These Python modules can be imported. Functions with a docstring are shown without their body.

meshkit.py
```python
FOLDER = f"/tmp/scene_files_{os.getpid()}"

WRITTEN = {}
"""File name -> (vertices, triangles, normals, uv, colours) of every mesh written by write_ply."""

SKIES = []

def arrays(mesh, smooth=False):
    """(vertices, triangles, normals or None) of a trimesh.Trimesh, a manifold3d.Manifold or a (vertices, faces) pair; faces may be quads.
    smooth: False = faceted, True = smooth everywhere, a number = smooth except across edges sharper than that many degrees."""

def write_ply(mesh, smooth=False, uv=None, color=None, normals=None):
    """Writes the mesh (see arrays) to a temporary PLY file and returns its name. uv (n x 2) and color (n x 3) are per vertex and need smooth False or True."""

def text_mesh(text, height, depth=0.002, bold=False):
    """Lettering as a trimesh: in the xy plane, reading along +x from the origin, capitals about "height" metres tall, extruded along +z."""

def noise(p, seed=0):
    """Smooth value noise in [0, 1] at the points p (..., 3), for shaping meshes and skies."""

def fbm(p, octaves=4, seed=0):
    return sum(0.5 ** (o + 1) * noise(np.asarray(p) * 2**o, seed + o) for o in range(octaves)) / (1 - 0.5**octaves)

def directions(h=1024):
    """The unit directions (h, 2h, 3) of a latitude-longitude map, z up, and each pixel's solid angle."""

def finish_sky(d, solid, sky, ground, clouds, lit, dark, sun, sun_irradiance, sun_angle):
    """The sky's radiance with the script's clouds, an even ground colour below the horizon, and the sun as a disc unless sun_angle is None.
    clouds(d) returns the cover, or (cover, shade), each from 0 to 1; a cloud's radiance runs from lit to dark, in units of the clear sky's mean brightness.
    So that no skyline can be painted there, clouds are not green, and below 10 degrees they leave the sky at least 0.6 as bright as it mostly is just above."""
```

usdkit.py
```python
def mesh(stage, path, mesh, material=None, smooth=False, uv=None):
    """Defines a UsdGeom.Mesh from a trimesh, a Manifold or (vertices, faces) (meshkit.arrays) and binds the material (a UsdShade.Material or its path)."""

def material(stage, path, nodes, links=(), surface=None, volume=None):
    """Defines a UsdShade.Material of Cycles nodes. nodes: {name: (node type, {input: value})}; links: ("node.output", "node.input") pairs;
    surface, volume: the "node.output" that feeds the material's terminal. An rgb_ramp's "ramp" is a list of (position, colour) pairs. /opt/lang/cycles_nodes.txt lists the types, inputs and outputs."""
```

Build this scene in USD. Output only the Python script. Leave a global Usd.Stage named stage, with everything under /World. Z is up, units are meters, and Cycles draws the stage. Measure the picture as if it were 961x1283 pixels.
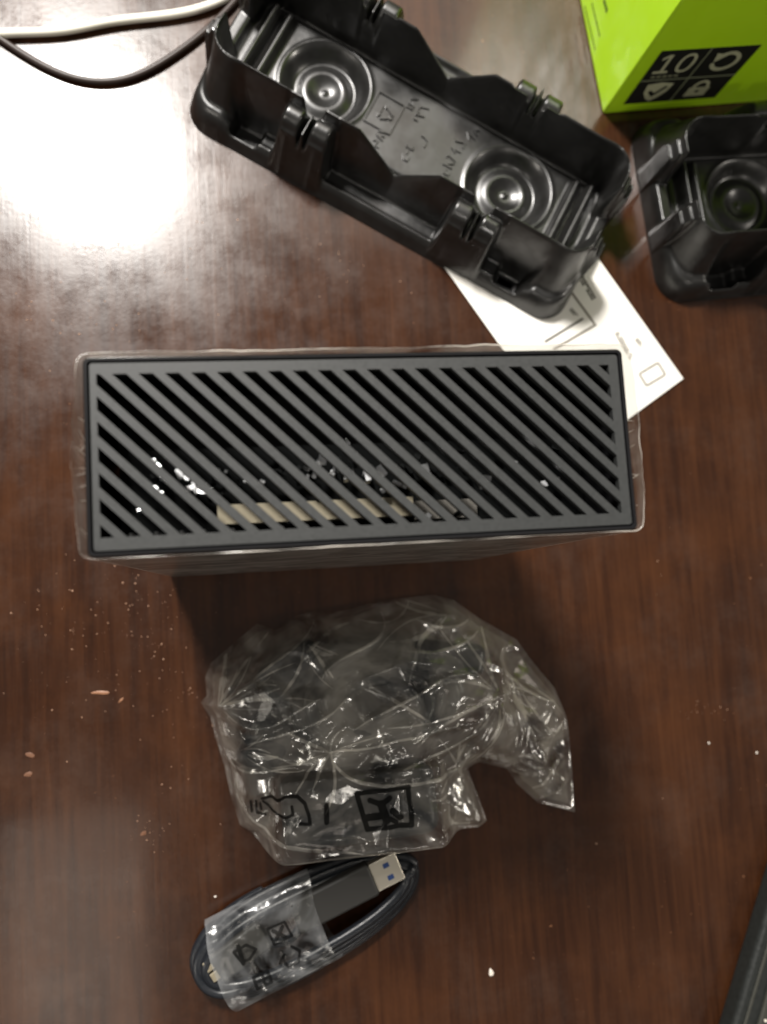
import math, random
import numpy as np, trimesh, usdkit, meshkit
from pxr import Usd, UsdGeom, UsdLux, UsdShade, Gf, Sdf
from shapely.geometry import Polygon, LineString, Point, box as sbox
from shapely import affinity, ops
import shapely
from scipy.interpolate import LinearNDInterpolator
from scipy.ndimage import gaussian_filter
from scipy.spatial import Delaunay
import manifold3d as m3

stage = Usd.Stage.CreateInMemory()
UsdGeom.SetStageUpAxis(stage, UsdGeom.Tokens.z)
UsdGeom.SetStageMetersPerUnit(stage, 1.0)
UsdGeom.Xform.Define(stage, '/World')
UsdGeom.Scope.Define(stage, '/World/Looks')
rng = np.random.default_rng(7)

# ------------------------------------------------------------------ camera, lamps, exposure
RM = np.array([[0.98734427, -0.06067178, 0.14652719], [-0.04543706, -0.99341569, -0.1051701], [0.15194327, 0.09718134, -0.98360004]])
CAM = np.array([-0.02846833, -0.03621884, 0.36798378])
cam = UsdGeom.Camera.Define(stage, '/World/camera')
X, Y, Z = RM[0], -RM[1], -RM[2]
cam.AddTransformOp().Set(Gf.Matrix4d(*X, 0, *Y, 0, *Z, 0, *CAM, 1))
cam.CreateHorizontalApertureAttr(36.0)
cam.CreateVerticalApertureAttr(36.0 * 1283 / 961)
cam.CreateFocalLengthAttr(36.0 * 1000 / 961)
cam.CreateClippingRangeAttr(Gf.Vec2f(0.01, 50))
cam.CreateFStopAttr(11.0)
cam.CreateFocusDistanceAttr(0.265)
cam.CreateExposureAttr(0.0)

LAMP_H = 1.05
MIR = np.array([-0.100, 0.178])
lp = CAM[:2] + (MIR - CAM[:2]) * (1 + LAMP_H / CAM[2])
LAMP = np.array([lp[0], lp[1], LAMP_H])

def aim(x, pos, target):
    z = np.asarray(pos, float) - np.asarray(target, float); z /= np.linalg.norm(z)
    r = np.cross([0, 1, 0], z) if abs(z[1]) < .95 else np.cross([1, 0, 0], z)
    r /= np.linalg.norm(r); u = np.cross(z, r)
    x.AddTransformOp().Set(Gf.Matrix4d(*r, 0, *u, 0, *z, 0, *map(float, pos), 1))

lamp = UsdLux.DiskLight.Define(stage, '/World/unseen_ceiling_lamp')
lamp.CreateRadiusAttr(0.105); lamp.CreateNormalizeAttr(True)
lamp.CreateIntensityAttr(11.0); lamp.CreateColorAttr(Gf.Vec3f(1.0, 0.96, 0.91))
aim(lamp, LAMP, (0.02, 0.03, 0))
# out of view: wide soft glow, placed for the sheen on table and tray floor
lamp2 = UsdLux.RectLight.Define(stage, '/World/unseen_far_glow')
lamp2.CreateWidthAttr(1.6); lamp2.CreateHeightAttr(0.9); lamp2.CreateNormalizeAttr(True)
lamp2.CreateIntensityAttr(2.5); lamp2.CreateColorAttr(Gf.Vec3f(1.0, 0.88, 0.76))
aim(lamp2, (0.30, 1.30, 1.5), (0.30, 1.0, 0))
window = UsdLux.RectLight.Define(stage, '/World/unseen_glow')     # out of view, placed for the pale reflection in the varnish at lower left
window.CreateWidthAttr(0.30); window.CreateHeightAttr(0.62); window.CreateNormalizeAttr(True)
window.CreateIntensityAttr(0.36); window.CreateColorAttr(Gf.Vec3f(1.0, 0.92, 0.80))
aim(window, (-.47, -.80, 1.5), (-.30, -.55, 0))
for k, (pos, power) in enumerate((((2.35, -.50, 1.35), 5.0), ((-1.7, -.75, 1.3), 2.3), ((.5, -1.9, 1.5), 1.4))):   # unseen lamps, placed to light the bag and lighten the shadows
    lk = UsdLux.DiskLight.Define(stage, '/World/unseen_ceiling_lamp_%03d' % (k + 1))
    lk.CreateRadiusAttr(0.11); lk.CreateNormalizeAttr(True); lk.CreateIntensityAttr(power); lk.CreateColorAttr(Gf.Vec3f(1.0, 0.93, 0.83))
    aim(lk, pos, (0, 0, 0))
dome = UsdLux.DomeLight.Define(stage, '/World/room_light')
wm = usdkit.material(stage, '/World/Looks/room_glow', {'b': ('background_shader', {'color': (1.0, 0.95, 0.88), 'strength': 0.13})}, surface='b.background')
UsdShade.MaterialBindingAPI.Apply(dome.GetPrim()).Bind(wm)

# ------------------------------------------------------------------ helpers
def ray(px, py):
    return RM.T @ np.array([(px - 480.5) / 1000, (py - 641.5) / 1000, 1.0])

def at(px, py, z=0.0):
    d = ray(px, py)
    return CAM + d * ((z - CAM[2]) / d[2])

def on_plane(px, py, p0, n):
    d = ray(px, py)
    return CAM + d * (np.dot(p0 - CAM, n) / np.dot(d, n))

USED = {}
def numbered(path):
    k = USED.get(path, -1) + 1
    USED[path] = k
    return path if k == 0 else f'{path}_{k:03d}'

def data(p, label=None, cat=None, group=None, kind=None):
    for k, v in (('label', label), ('category', cat), ('group', group), ('kind', kind)):
        if v: p.SetCustomDataByKey(k, v)
    return p

def thing(name, label, cat, loc=(0, 0, 0), rot=0.0, group=None):
    x = UsdGeom.Xform.Define(stage, numbered('/World/' + name))
    x.AddTranslateOp().Set(Gf.Vec3d(*map(float, loc)))
    x.AddRotateZOp().Set(float(rot))
    return data(x.GetPrim(), label, cat, group)

def obj(name, mesh, mat, parent=None, smooth=35, label=None, cat=None, group=None, kind=None):
    base = str(parent.GetPath()) if parent is not None else '/World'
    m = usdkit.mesh(stage, numbered(base + '/' + name), mesh, mat, smooth=smooth)
    return data(m.GetPrim(), label, cat, group, kind)

def tm(man):
    m = man.to_mesh()
    return trimesh.Trimesh(np.array(m.vert_properties[:, :3]), np.array(m.tri_verts), process=True)

def rbox(sx, sy, sz, r=0.001, c=(0, 0, 0), seg=16):
    """rounded box centred at c"""
    s = m3.Manifold.sphere(r, seg)
    pts = [s.translate((a * (sx / 2 - r), b * (sy / 2 - r), d * (sz / 2 - r))) for a in (-1, 1) for b in (-1, 1) for d in (-1, 1)]
    return tm(m3.Manifold.batch_hull(pts).translate(tuple(c)))

def bx(x0, x1, y0, y1, z0, z1):
    b = trimesh.creation.box((x1 - x0, y1 - y0, z1 - z0)); b.apply_translation(((x0 + x1) / 2, (y0 + y1) / 2, (z0 + z1) / 2)); return b

def polys(g):
    return [p for p in getattr(g, 'geoms', [g]) if p.geom_type == 'Polygon' and p.area > 1e-10]

def ext(shape, z0, z1):
    out = []
    for p in polys(shape):
        e = trimesh.creation.extrude_polygon(p, z1 - z0, engine='earcut'); e.apply_translation((0, 0, z0)); out.append(e)
    return trimesh.util.concatenate(out)

def chamfer(poly, z0, z1, c):
    """prism with a chamfered top edge"""
    cs = m3.CrossSection([np.array(poly.exterior.coords)[:-1]] + [np.array(i.coords)[:-1] for i in poly.interiors], m3.FillRule.EvenOdd)
    a = m3.Manifold.extrude(cs, z1 - c - z0).translate((0, 0, z0))
    return tm(a), cs

def spline(pts, n=200, closed=False):
    from scipy.interpolate import CubicSpline
    p = np.asarray(pts, float)
    if closed: p = np.vstack([p, p[:1]])
    t = np.r_[0, np.cumsum(np.linalg.norm(np.diff(p, axis=0), axis=1))]
    cs = CubicSpline(t, p, bc_type='periodic' if closed else 'not-a-knot')
    return cs(np.linspace(0, t[-1], n, endpoint=not closed))

def tube(path, r, seg=12, closed=False, caps=True):
    p = np.asarray(path, float); n = len(p)
    r = np.broadcast_to(np.asarray(r, float), (n,))
    t = np.roll(p, -1, 0) - np.roll(p, 1, 0) if closed else np.gradient(p, axis=0)
    t /= np.linalg.norm(t, axis=1)[:, None]
    up = np.array([0, 0, 1.0]); s = np.cross(t, up); s /= np.maximum(np.linalg.norm(s, axis=1)[:, None], 1e-9); u = np.cross(s, t)
    a = np.linspace(0, 2 * np.pi, seg, endpoint=False)
    v = (p[:, None] + r[:, None, None] * (np.cos(a)[None, :, None] * s[:, None] + np.sin(a)[None, :, None] * u[:, None])).reshape(-1, 3)
    f = []
    for i in range(n if closed else n - 1):
        j = (i + 1) % n
        for k in range(seg):
            l = (k + 1) % seg
            f += [[i * seg + k, i * seg + l, j * seg + l], [i * seg + k, j * seg + l, j * seg + k]]
    if not closed and caps:
        v = np.vstack([v, p[0], p[-1]])
        for k in range(seg):
            l = (k + 1) % seg
            f += [[n * seg, k, l], [n * seg + 1, (n - 1) * seg + l, (n - 1) * seg + k]]
    m = trimesh.Trimesh(v, np.array(f), process=False); m.invert() if m.is_watertight and m.volume < 0 else None
    return m

def sheet(poly, zfun, res, extra=0):
    """an open sheet over a plan outline with height zfun(x, y)"""
    x0, y0, x1, y1 = poly.bounds
    gx, gy = np.meshgrid(np.arange(x0, x1, res), np.arange(y0, y1, res))
    g = np.c_[gx.ravel(), gy.ravel()]
    g[::2] += [0, 0]
    inner = poly.buffer(-res * .45)
    keep = shapely.contains_xy(inner, g[:, 0], g[:, 1])
    rings = []
    for p in polys(poly):
        for rg in [p.exterior, *p.interiors]:
            n = max(8, int(rg.length / res))
            rings.append(np.array([rg.interpolate(t, True).coords[0] for t in np.linspace(0, 1, n, endpoint=False)]))
    pts = np.vstack([g[keep] + rng.uniform(-.12, .12, (keep.sum(), 2)) * res] + rings)
    tri = Delaunay(pts).simplices
    c = pts[tri].mean(1)
    tri = tri[shapely.contains_xy(poly, c[:, 0], c[:, 1])]
    a, b, d = pts[tri[:, 0]], pts[tri[:, 1]], pts[tri[:, 2]]
    ar = (b[:, 0] - a[:, 0]) * (d[:, 1] - a[:, 1]) - (b[:, 1] - a[:, 1]) * (d[:, 0] - a[:, 0])
    tri = tri[np.abs(ar) > 1e-14]; ar = ar[np.abs(ar) > 1e-14]
    tri[ar < 0] = tri[ar < 0][:, ::-1]
    return trimesh.Trimesh(np.c_[pts, zfun(pts[:, 0], pts[:, 1])], tri, process=False)

def M(name, nodes, links=(), surface='p.BSDF'):
    return usdkit.material(stage, '/World/Looks/' + name, nodes, links, surface=surface)

def plain(name, col, rough=.5, bump=None, **kw):
    nodes = {'p': ('principled_bsdf', {'base_color': col, 'roughness': rough, **kw})}
    links = []
    if bump:
        sc, dist = bump
        nodes.update({'tc': ('texture_coordinate', {}), 'n': ('noise_texture', {'scale': sc, 'detail': 4.0}),
                      'b': ('bump', {'strength': 0.6, 'distance': dist}),
                      'rr': ('map_range', {'from_min': .3, 'from_max': .7, 'to_min': max(rough - .08, .02), 'to_max': rough + .1})})
        links = [('tc.object', 'n.vector'), ('n.fac', 'b.height'), ('b.normal', 'p.normal'), ('n.fac', 'rr.value'), ('rr.result', 'p.roughness')]
    return M(name, nodes, links)

# ------------------------------------------------------------------ materials
wood = M('dark_wood', {
    'g': ('geometry', {}),
    'm1': ('mapping', {'scale': (1.0, 0.05, 1.0)}),
    'n1': ('noise_texture', {'scale': 330.0, 'detail': 6.0, 'roughness': .62, 'distortion': .3}),
    'm2': ('mapping', {'scale': (1.0, 0.13, 1.0)}),
    'n2': ('noise_texture', {'scale': 38.0, 'detail': 3.0, 'roughness': .55, 'distortion': .6}),
    'n3': ('noise_texture', {'scale': 9.0, 'detail': 3.0}),
    'r1': ('rgb_ramp', {'ramp': [(.26, (.0115, .0046, .0023)), (.46, (.028, .0098, .0042)), (.62, (.049, .0178, .0070)), (.80, (.080, .031, .0120))]}),
    'a1': ('math', {'math_type': 'multiply_add', 'value2': .5, 'value3': 0.0}),
    'a2': ('math', {'math_type': 'multiply_add', 'value2': .40, 'value3': 0.0}),
    'a3': ('math', {'math_type': 'multiply_add', 'value2': .14, 'value3': 0.0}),
    # smears and dust: dull mottled film over the varnish
    'w1': ('noise_texture', {'scale': 17.0, 'detail': 7.0, 'roughness': .65}), 'w2': ('map_range', {'from_min': .5, 'from_max': .66, 'to_min': 0.0, 'to_max': .42, 'clamp': True}), 'wr': ('mix_color', {'b': (.070, .025, .0090)}),
    'd1': ('noise_texture', {'scale': 24.0, 'detail': 9.0, 'roughness': .72}),
    'd2': ('map_range', {'from_min': .38, 'from_max': .68, 'to_min': .17, 'to_max': .35}),
    'd3': ('map_range', {'from_min': .5, 'from_max': .75, 'to_min': 0.0, 'to_max': .16, 'clamp': True}),
    'ds': ('mix_color', {'b': (.085, .055, .040)}),
    # tiny chips and crumbs of wear
    'v': ('noise_texture', {'scale': 420.0, 'detail': 2.0}),
    'vm': ('map_range', {'from_min': .735, 'from_max': .76, 'to_min': 0.0, 'to_max': .8, 'clamp': True}),
    'wp': ('noise_texture', {'scale': 13.0, 'detail': 2.0}),
    'wm': ('map_range', {'from_min': .5, 'from_max': .62, 'to_min': 0.0, 'to_max': 1.0, 'clamp': True}),
    'vw': ('math', {'math_type': 'multiply'}),
    'chip': ('mix_color', {'b': (.22, .10, .05)}),
    'cr': ('map_range', {'from_min': .4, 'from_max': .65, 'to_min': .07, 'to_max': .15}),
    'bp': ('bump', {'strength': .12, 'distance': .0003}), 'sp': ('noise_texture', {'scale': 420.0, 'detail': 3.0, 'roughness': .6}), 'bs': ('bump', {'strength': .10, 'distance': .0003}),
    'p': ('principled_bsdf', {'roughness': .38, 'specular_ior_level': .38, 'coat_weight': .5, 'coat_roughness': .1})},
    [('g.position', 'm1.vector'), ('m1.vector', 'n1.vector'), ('g.position', 'm2.vector'), ('m2.vector', 'n2.vector'), ('g.position', 'n3.vector'),
     ('n3.fac', 'a3.value1'), ('a3.value', 'a2.value3'), ('n2.fac', 'a2.value1'), ('a2.value', 'a1.value3'), ('n1.fac', 'a1.value1'), ('a1.value', 'r1.fac'),
     ('g.position', 'd1.vector'), ('d1.fac', 'd2.value'), ('d2.result', 'p.roughness'), ('d1.fac', 'd3.value'), ('d3.result', 'ds.fac'), ('g.position', 'w1.vector'), ('w1.fac', 'w2.value'), ('w2.result', 'wr.fac'), ('r1.color', 'wr.a'), ('wr.result', 'ds.a'),
     ('g.position', 'v.vector'), ('v.fac', 'vm.value'), ('g.position', 'wp.vector'), ('wp.fac', 'wm.value'), ('vm.result', 'vw.value1'), ('wm.result', 'vw.value2'),
     ('vw.value', 'chip.fac'), ('ds.result', 'chip.a'), ('chip.result', 'p.base_color'),
     ('d1.fac', 'cr.value'), ('cr.result', 'p.coat_roughness'), ('n1.fac', 'bp.height'), ('bp.normal', 'bs.normal'), ('g.position', 'sp.vector'), ('sp.fac', 'bs.height'), ('bs.normal', 'p.normal')])
tray_plastic = plain('black_moulded_plastic', (.010, .0098, .0092), .33, (90.0, .0003), specular_ior_level=.85)
grille_mat = plain('grey_satin_plastic', (.031, .0328, .0325), .46, (1500.0, .00002))
body_mat = plain('black_gloss_plastic', (.010, .010, .011), .22)
inner_black = plain('matt_black', (.004, .004, .004), .6)
black_cord = plain('black_rubber', (.012, .014, .018), .34, (300.0, .0001))
adapter_mat = plain('dark_plastic', (.012, .014, .017), .45, (600.0, .00008))
overmould = plain('soft_black', (.026, .025, .023), .55)
metal = plain('tin_shell', (.80, .74, .62), .32, metallic=.85)
gold = plain('plated_metal', (.50, .44, .32), .4, metallic=.8)
blue_hole = plain('blue_insert', (.02, .05, .16), .4)
cream = plain('cream_label', (.30, .265, .19), .6, specular_ior_level=.2)
silver = plain('solder', (.6, .61, .62), .42, metallic=1.0)
pcb = plain('board_dark', (.003, .0035, .0035), .7, specular_ior_level=.08)
white_card = plain('white_card', (.78, .76, .71), .6, (40.0, .0006))
print_grey = plain('grey_ink', (.19, .17, .14), .6)
print_dark = plain('dark_ink', (.075, .068, .055), .6)
green = plain('lime_carton', (.47, .80, .012), .42, (60.0, .0003))
label_black = plain('black_print', (.012, .012, .010), .45)
label_pale = plain('pale_print', (.42, .43, .28), .5)
white_cord = plain('ivory_cord', (.80, .77, .68), .4)
brown_cord = plain('dark_cord', (.028, .017, .013), .45)
case_dark = plain('case_grey', (.013, .015, .014), .45, (500.0, .0002))
case_mid = plain('case_panel', (.038, .038, .031), .5, (350.0, .0003))
case_tan = plain('case_tan', (.38, .31, .17), .5)
crumb_mat = plain('pale_crumb', (.75, .68, .6), .6)
fleck_mat = plain('dust_fleck', (.34, .20, .13), .5)
scuff_mat = plain('scuffed_wood', (.15, .068, .036), .5)
chip_mat = plain('bare_wood', (.26, .12, .06), .5)

def film(name, haze, gloss, tint=(.97, .97, .95), rough=.14, white=(.78, .76, .72), bumpd=.0006, bscale=160.0, edge=.25):
    return M(name, {
        'tc': ('texture_coordinate', {}), 'n': ('noise_texture', {'scale': bscale, 'detail': 4.0, 'roughness': .6}),
        'b': ('bump', {'strength': .5, 'distance': bumpd}),
        't': ('transparent_bsdf', {'color': tint}),
        'd': ('diffuse_bsdf', {'color': white}), 'tl': ('translucent_bsdf', {'color': white}),
        'dm': ('mix_closure', {'fac': .45}),
        'hz': ('map_range', {'from_min': .4, 'from_max': .66, 'to_min': haze * .15, 'to_max': haze * 2.9}),
        'n2': ('noise_texture', {'scale': 38.0, 'detail': 4.0, 'distortion': 1.2}),
        'm1': ('mix_closure', {}), 'gl': ('glossy_bsdf', {'color': (1, 1, 1), 'roughness': rough}),
        'fr': ('layer_weight', {'blend': .5}), 'fp': ('math', {'math_type': 'power', 'value2': 3.5}),
        'fm': ('math', {'math_type': 'multiply_add', 'value2': .16 * gloss, 'value3': .035 * gloss, 'use_clamp': True}),
        'he': ('math', {'math_type': 'multiply_add', 'value2': edge, 'use_clamp': True}),
        'm2': ('mix_closure', {})},
        [('tc.object', 'n.vector'), ('n.fac', 'b.height'), ('b.normal', 'gl.normal'), ('b.normal', 'fr.normal'), ('tc.object', 'n2.vector'), ('n2.fac', 'hz.value'),
         ('d.BSDF', 'dm.closure1'), ('tl.BSDF', 'dm.closure2'), ('fp.value', 'he.value1'), ('hz.result', 'he.value3'), ('he.value', 'm1.fac'), ('t.BSDF', 'm1.closure1'), ('dm.closure', 'm1.closure2'),
         ('fr.facing', 'fp.value1'), ('fp.value', 'fm.value1'), ('fm.value', 'm2.fac'), ('m1.closure', 'm2.closure1'), ('gl.BSDF', 'm2.closure2')], surface='m2.closure')
bag_film = film('crinkled_film', .092, 2.3, rough=.17, white=(.88, .83, .75), edge=.30, bumpd=.0003)
fold_film = film('folded_film', .26, 2.4, rough=.24, white=(.92, .88, .80), bscale=300.0)
sleeve_film = film('clear_sleeve', .14, 1.5, rough=.2, white=(.6, .62, .64))
wrap_film = film('loose_wrap', .07, 2.4, bscale=240.0, edge=.15, white=(.85, .78, .70))
hem_film = film('film_edge', .26, 2.5, rough=.2, white=(.9, .85, .78))
ink_film = M('film_ink', {'t': ('transparent_bsdf', {}), 'd': ('diffuse_bsdf', {'color': (.004, .004, .004)}), 'm': ('mix_closure', {'fac': .74})},
             [('t.BSDF', 'm.closure1'), ('d.BSDF', 'm.closure2')], surface='m.closure')

# ------------------------------------------------------------------ setting: the table
table = rbox(1.5, 1.7, .03, .004, (0, .15, -.015))
obj('table_top', table, wood, kind='structure')

# ------------------------------------------------------------------ the hard drive, standing on end
W, D, H = .1393, .049, .1706
drive = thing('hard_drive', 'dark grey external hard drive standing on end with diagonal slotted grille', 'hard drive')
outer = sbox(-W/2, -D/2, W/2, D/2).buffer(-.0025).buffer(.0025, quad_segs=6)
inner = outer.buffer(-.0013)
def loft(sec, mat=None):
    """closed lofted shell from (polygon ring coords, z) sections with equal counts, open ended"""
    v, f, n = [], [], len(sec[0][0])
    for ring, z in sec: v += [(*q, z) for q in ring]
    for i in range(len(sec) - 1):
        for k in range(n):
            l = (k + 1) % n
            f += [[i*n+k, i*n+l, (i+1)*n+l], [i*n+k, (i+1)*n+l, (i+1)*n+k]]
    return trimesh.Trimesh(np.array(v), np.array(f), process=False)
def ring(p): return np.array(shapely.geometry.polygon.orient(p).exterior.coords)[:-1]
def rrect(w, d, r, q=6):
    out = []
    for cx, cy, a0 in ((w/2-r, d/2-r, 0), (-w/2+r, d/2-r, 90), (-w/2+r, -d/2+r, 180), (w/2-r, -d/2+r, 270)):
        for k in range(q + 1):
            a = math.radians(a0 + 90*k/q); out.append((cx + r*math.cos(a), cy + r*math.sin(a)))
    return np.array(out)
R0, R1 = rrect(W, D, .0016), rrect(W-.0026, D-.0026, .0008)
obj('casing', loft([(rrect(W-.001, D-.001, .0014), .0012), (R0, .002), (R0, H-.0006), (rrect(W-.0008, D-.0008, .0014), H), (rrect(W-.0020, D-.0020, .0010), H), (R1, H-.0006), (R1, H-.045)]), body_mat, drive)
obj('foot_pad', bx(-W/2+.006, W/2-.006, -D/2+.006, D/2-.006, 0, .0012), inner_black, drive)
# grille: a frame and its diagonal bars
SA = sbox(-.0665, -.0198, .0655, .0202)
pl = Polygon(rrect(W-.0032, D-.0032, .0007))
zt, th, ch = H-.0003, .0022, .00028
frame = pl.difference(SA)
grille = obj('grille_frame', None or tm(m3.Manifold.extrude(m3.CrossSection([ring(pl), ring(SA)[::-1]], m3.FillRule.EvenOdd), th).translate((0, 0, zt-th))), grille_mat, drive, smooth=False)
sp, hw = .00627, .00172
k0 = -.0611 + .0202                       # x + y of the first slot
def band(c0, c1):
    return Polygon([(c0-.2, .2), (c1-.2, .2), (c1+.2, -.2), (c0+.2, -.2)])
for k in range(-8, 24):
    c0, c1 = k0 + k*sp + hw, k0 + (k+1)*sp - hw
    for p in polys(band(c0, c1).intersection(SA)):
        if p.area < 2e-6: continue
        r = p.buffer(-ch, join_style=2)
        cs = np.array(shapely.geometry.polygon.orient(p).exterior.coords)[:-1]
        lo = m3.Manifold.extrude(m3.CrossSection([cs]), th - ch*.0).translate((0, 0, zt-th))
        obj('bar', tm(lo), grille_mat, drive, smooth=False)
# inside the grille
obj('inner_chassis', bx(-W/2+.003, W/2-.003, -D/2+.003, D/2-.003, H-.046, H-.030), inner_black, drive)
obj('circuit_board', bx(-.062, .062, -.0195, .004, H-.030, H-.0165), pcb, drive)
obj('connector_strip', bx(-.0395, .012, -.0168, -.0118, H-.0165, H-.0115), cream, drive)
obj('connector_strip', bx(.0125, .030, -.0178, -.0128, H-.0165, H-.0135), plain('grey_strip', (.16, .15, .13), .5), drive)
for i in range(110):
    x = rng.uniform(-.056, .034) if i < 84 else rng.uniform(-.062, .060)
    y = rng.normal(-.0045, .0022) if i < 84 else rng.uniform(-.018, .004)
    s = rng.uniform(.0004, .0016, 3)
    c = bx(-s[0], s[0], -s[1]*.6, s[1]*.6, 0, .0016)
    c.apply_transform(trimesh.transformations.rotation_matrix(rng.uniform(0, 3.1), (0, 0, 1)))
    c.apply_transform(trimesh.transformations.rotation_matrix(rng.uniform(-.5, .5), (1, 0, 0)))
    c.apply_translation((x, y, H - .0165 + rng.uniform(0, .008)))
    obj('component', c, silver if rng.random() < .6 else pcb, drive, smooth=False)
for k in range(-3, 14):                   # bright pins along the lower edge of the slots
    x = -.055 + k*sp + rng.uniform(-.0006, .0006)
    if -.066 < x < .064:
        obj('contact_pin', bx(x-.0004, x+.0004, -.0192, -.0183, H-.016, H-.008), silver, drive, smooth=False)

# loose clear film round the drive
HEM = []
def wrap():
    n, m = 420, 40
    base = LineString(np.vstack([R0, R0[:1]]))
    v = []
    ts = np.linspace(0, 1, n, endpoint=False)
    pts = np.array([base.interpolate(t, True).coords[0] for t in ts])
    tang = np.roll(pts, -1, 0) - np.roll(pts, 1, 0); tang /= np.linalg.norm(tang, axis=1)[:, None]
    nor = np.c_[tang[:, 1], -tang[:, 0]]
    low = meshkit.fbm(np.c_[pts * 38, np.zeros(n)], 2, 3)
    fine = meshkit.fbm(np.c_[pts * 190, np.zeros(n)], 3, 9)
    side = np.abs(nor[:, 0]) ** 2
    front = np.clip(-nor[:, 1], 0, 1)
    grow = (.0003 + .0009 * np.clip(low - .25, 0, 1) + .0006 * fine) * (1 - .6 * front) + side * (.0012 + .0009 * fine) * np.clip(1 - (pts[:, 1] / .026) ** 2, 0, 1)
    for j in range(m):
        t = j / (m - 1)
        z = .002 + (H - .0012) * t
        w = .45 + .55 * t + .05 * math.sin(t * 9)
        zz = z + (.0007 * (meshkit.noise(np.c_[pts * 160, np.zeros(n)], 4) - .4) if j == m - 1 else 0)
        v.append(np.c_[pts + nor * (grow * w)[:, None], np.broadcast_to(zz, (n,))])
        v[-1][:, :2] += nor * (side * .0007 * (meshkit.fbm(np.c_[pts * 90, np.full(n, z * 260)], 2, 12) - .5) * min(1, 3 * t))[:, None]
    HEM.append(v[-1])
    v = np.vstack(v); f = []
    for j in range(m - 1):
        a = np.arange(n); b = (a + 1) % n
        f.append(np.c_[j*n+a, j*n+b, (j+1)*n+b]); f.append(np.c_[j*n+a, (j+1)*n+b, (j+1)*n+a])
    return trimesh.Trimesh(v, np.vstack(f), process=False)
wrp = thing('protective_film', 'loose clear plastic film wrapped round the sides of the standing hard drive', 'plastic film')
obj('film_sheet', wrap(), wrap_film, wrp, smooth=True)
obj('film_edge', tube(HEM[0] + [0, 0, .0001], (.00003 + .00022 * np.clip(meshkit.noise(np.c_[HEM[0][:, :2] * 90, np.zeros(len(HEM[0]))], 8) * 1.6 - .6, 0, 1)), 6, closed=True), hem_film, wrp, smooth=True)
r8 = np.random.default_rng(15)
for sgn in (-1, 1):
    for k in range(9):                    # creases down the two short sides, their glints put in as pale tubes
        y0_ = r8.uniform(-.020, .020); z1 = H - r8.uniform(.0, .006); L = r8.uniform(.012, .05); dy = r8.uniform(-.008, .008)
        bul = lambda y: W/2 + .0008 + .0015 * max(0, 1 - (y/.026)**2)
        P_ = [(sgn * (bul(y0_ + dy*t) * (1 - .012*t)), y0_ + dy*t, z1 - L*t) for t in np.linspace(0, 1, 12)]
        obj('crease_glint', tube(np.array(P_), .00016 * np.sin(np.linspace(.1, 3.0, 12)) + .00005, 6), hem_film, wrp, smooth=True)

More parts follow.
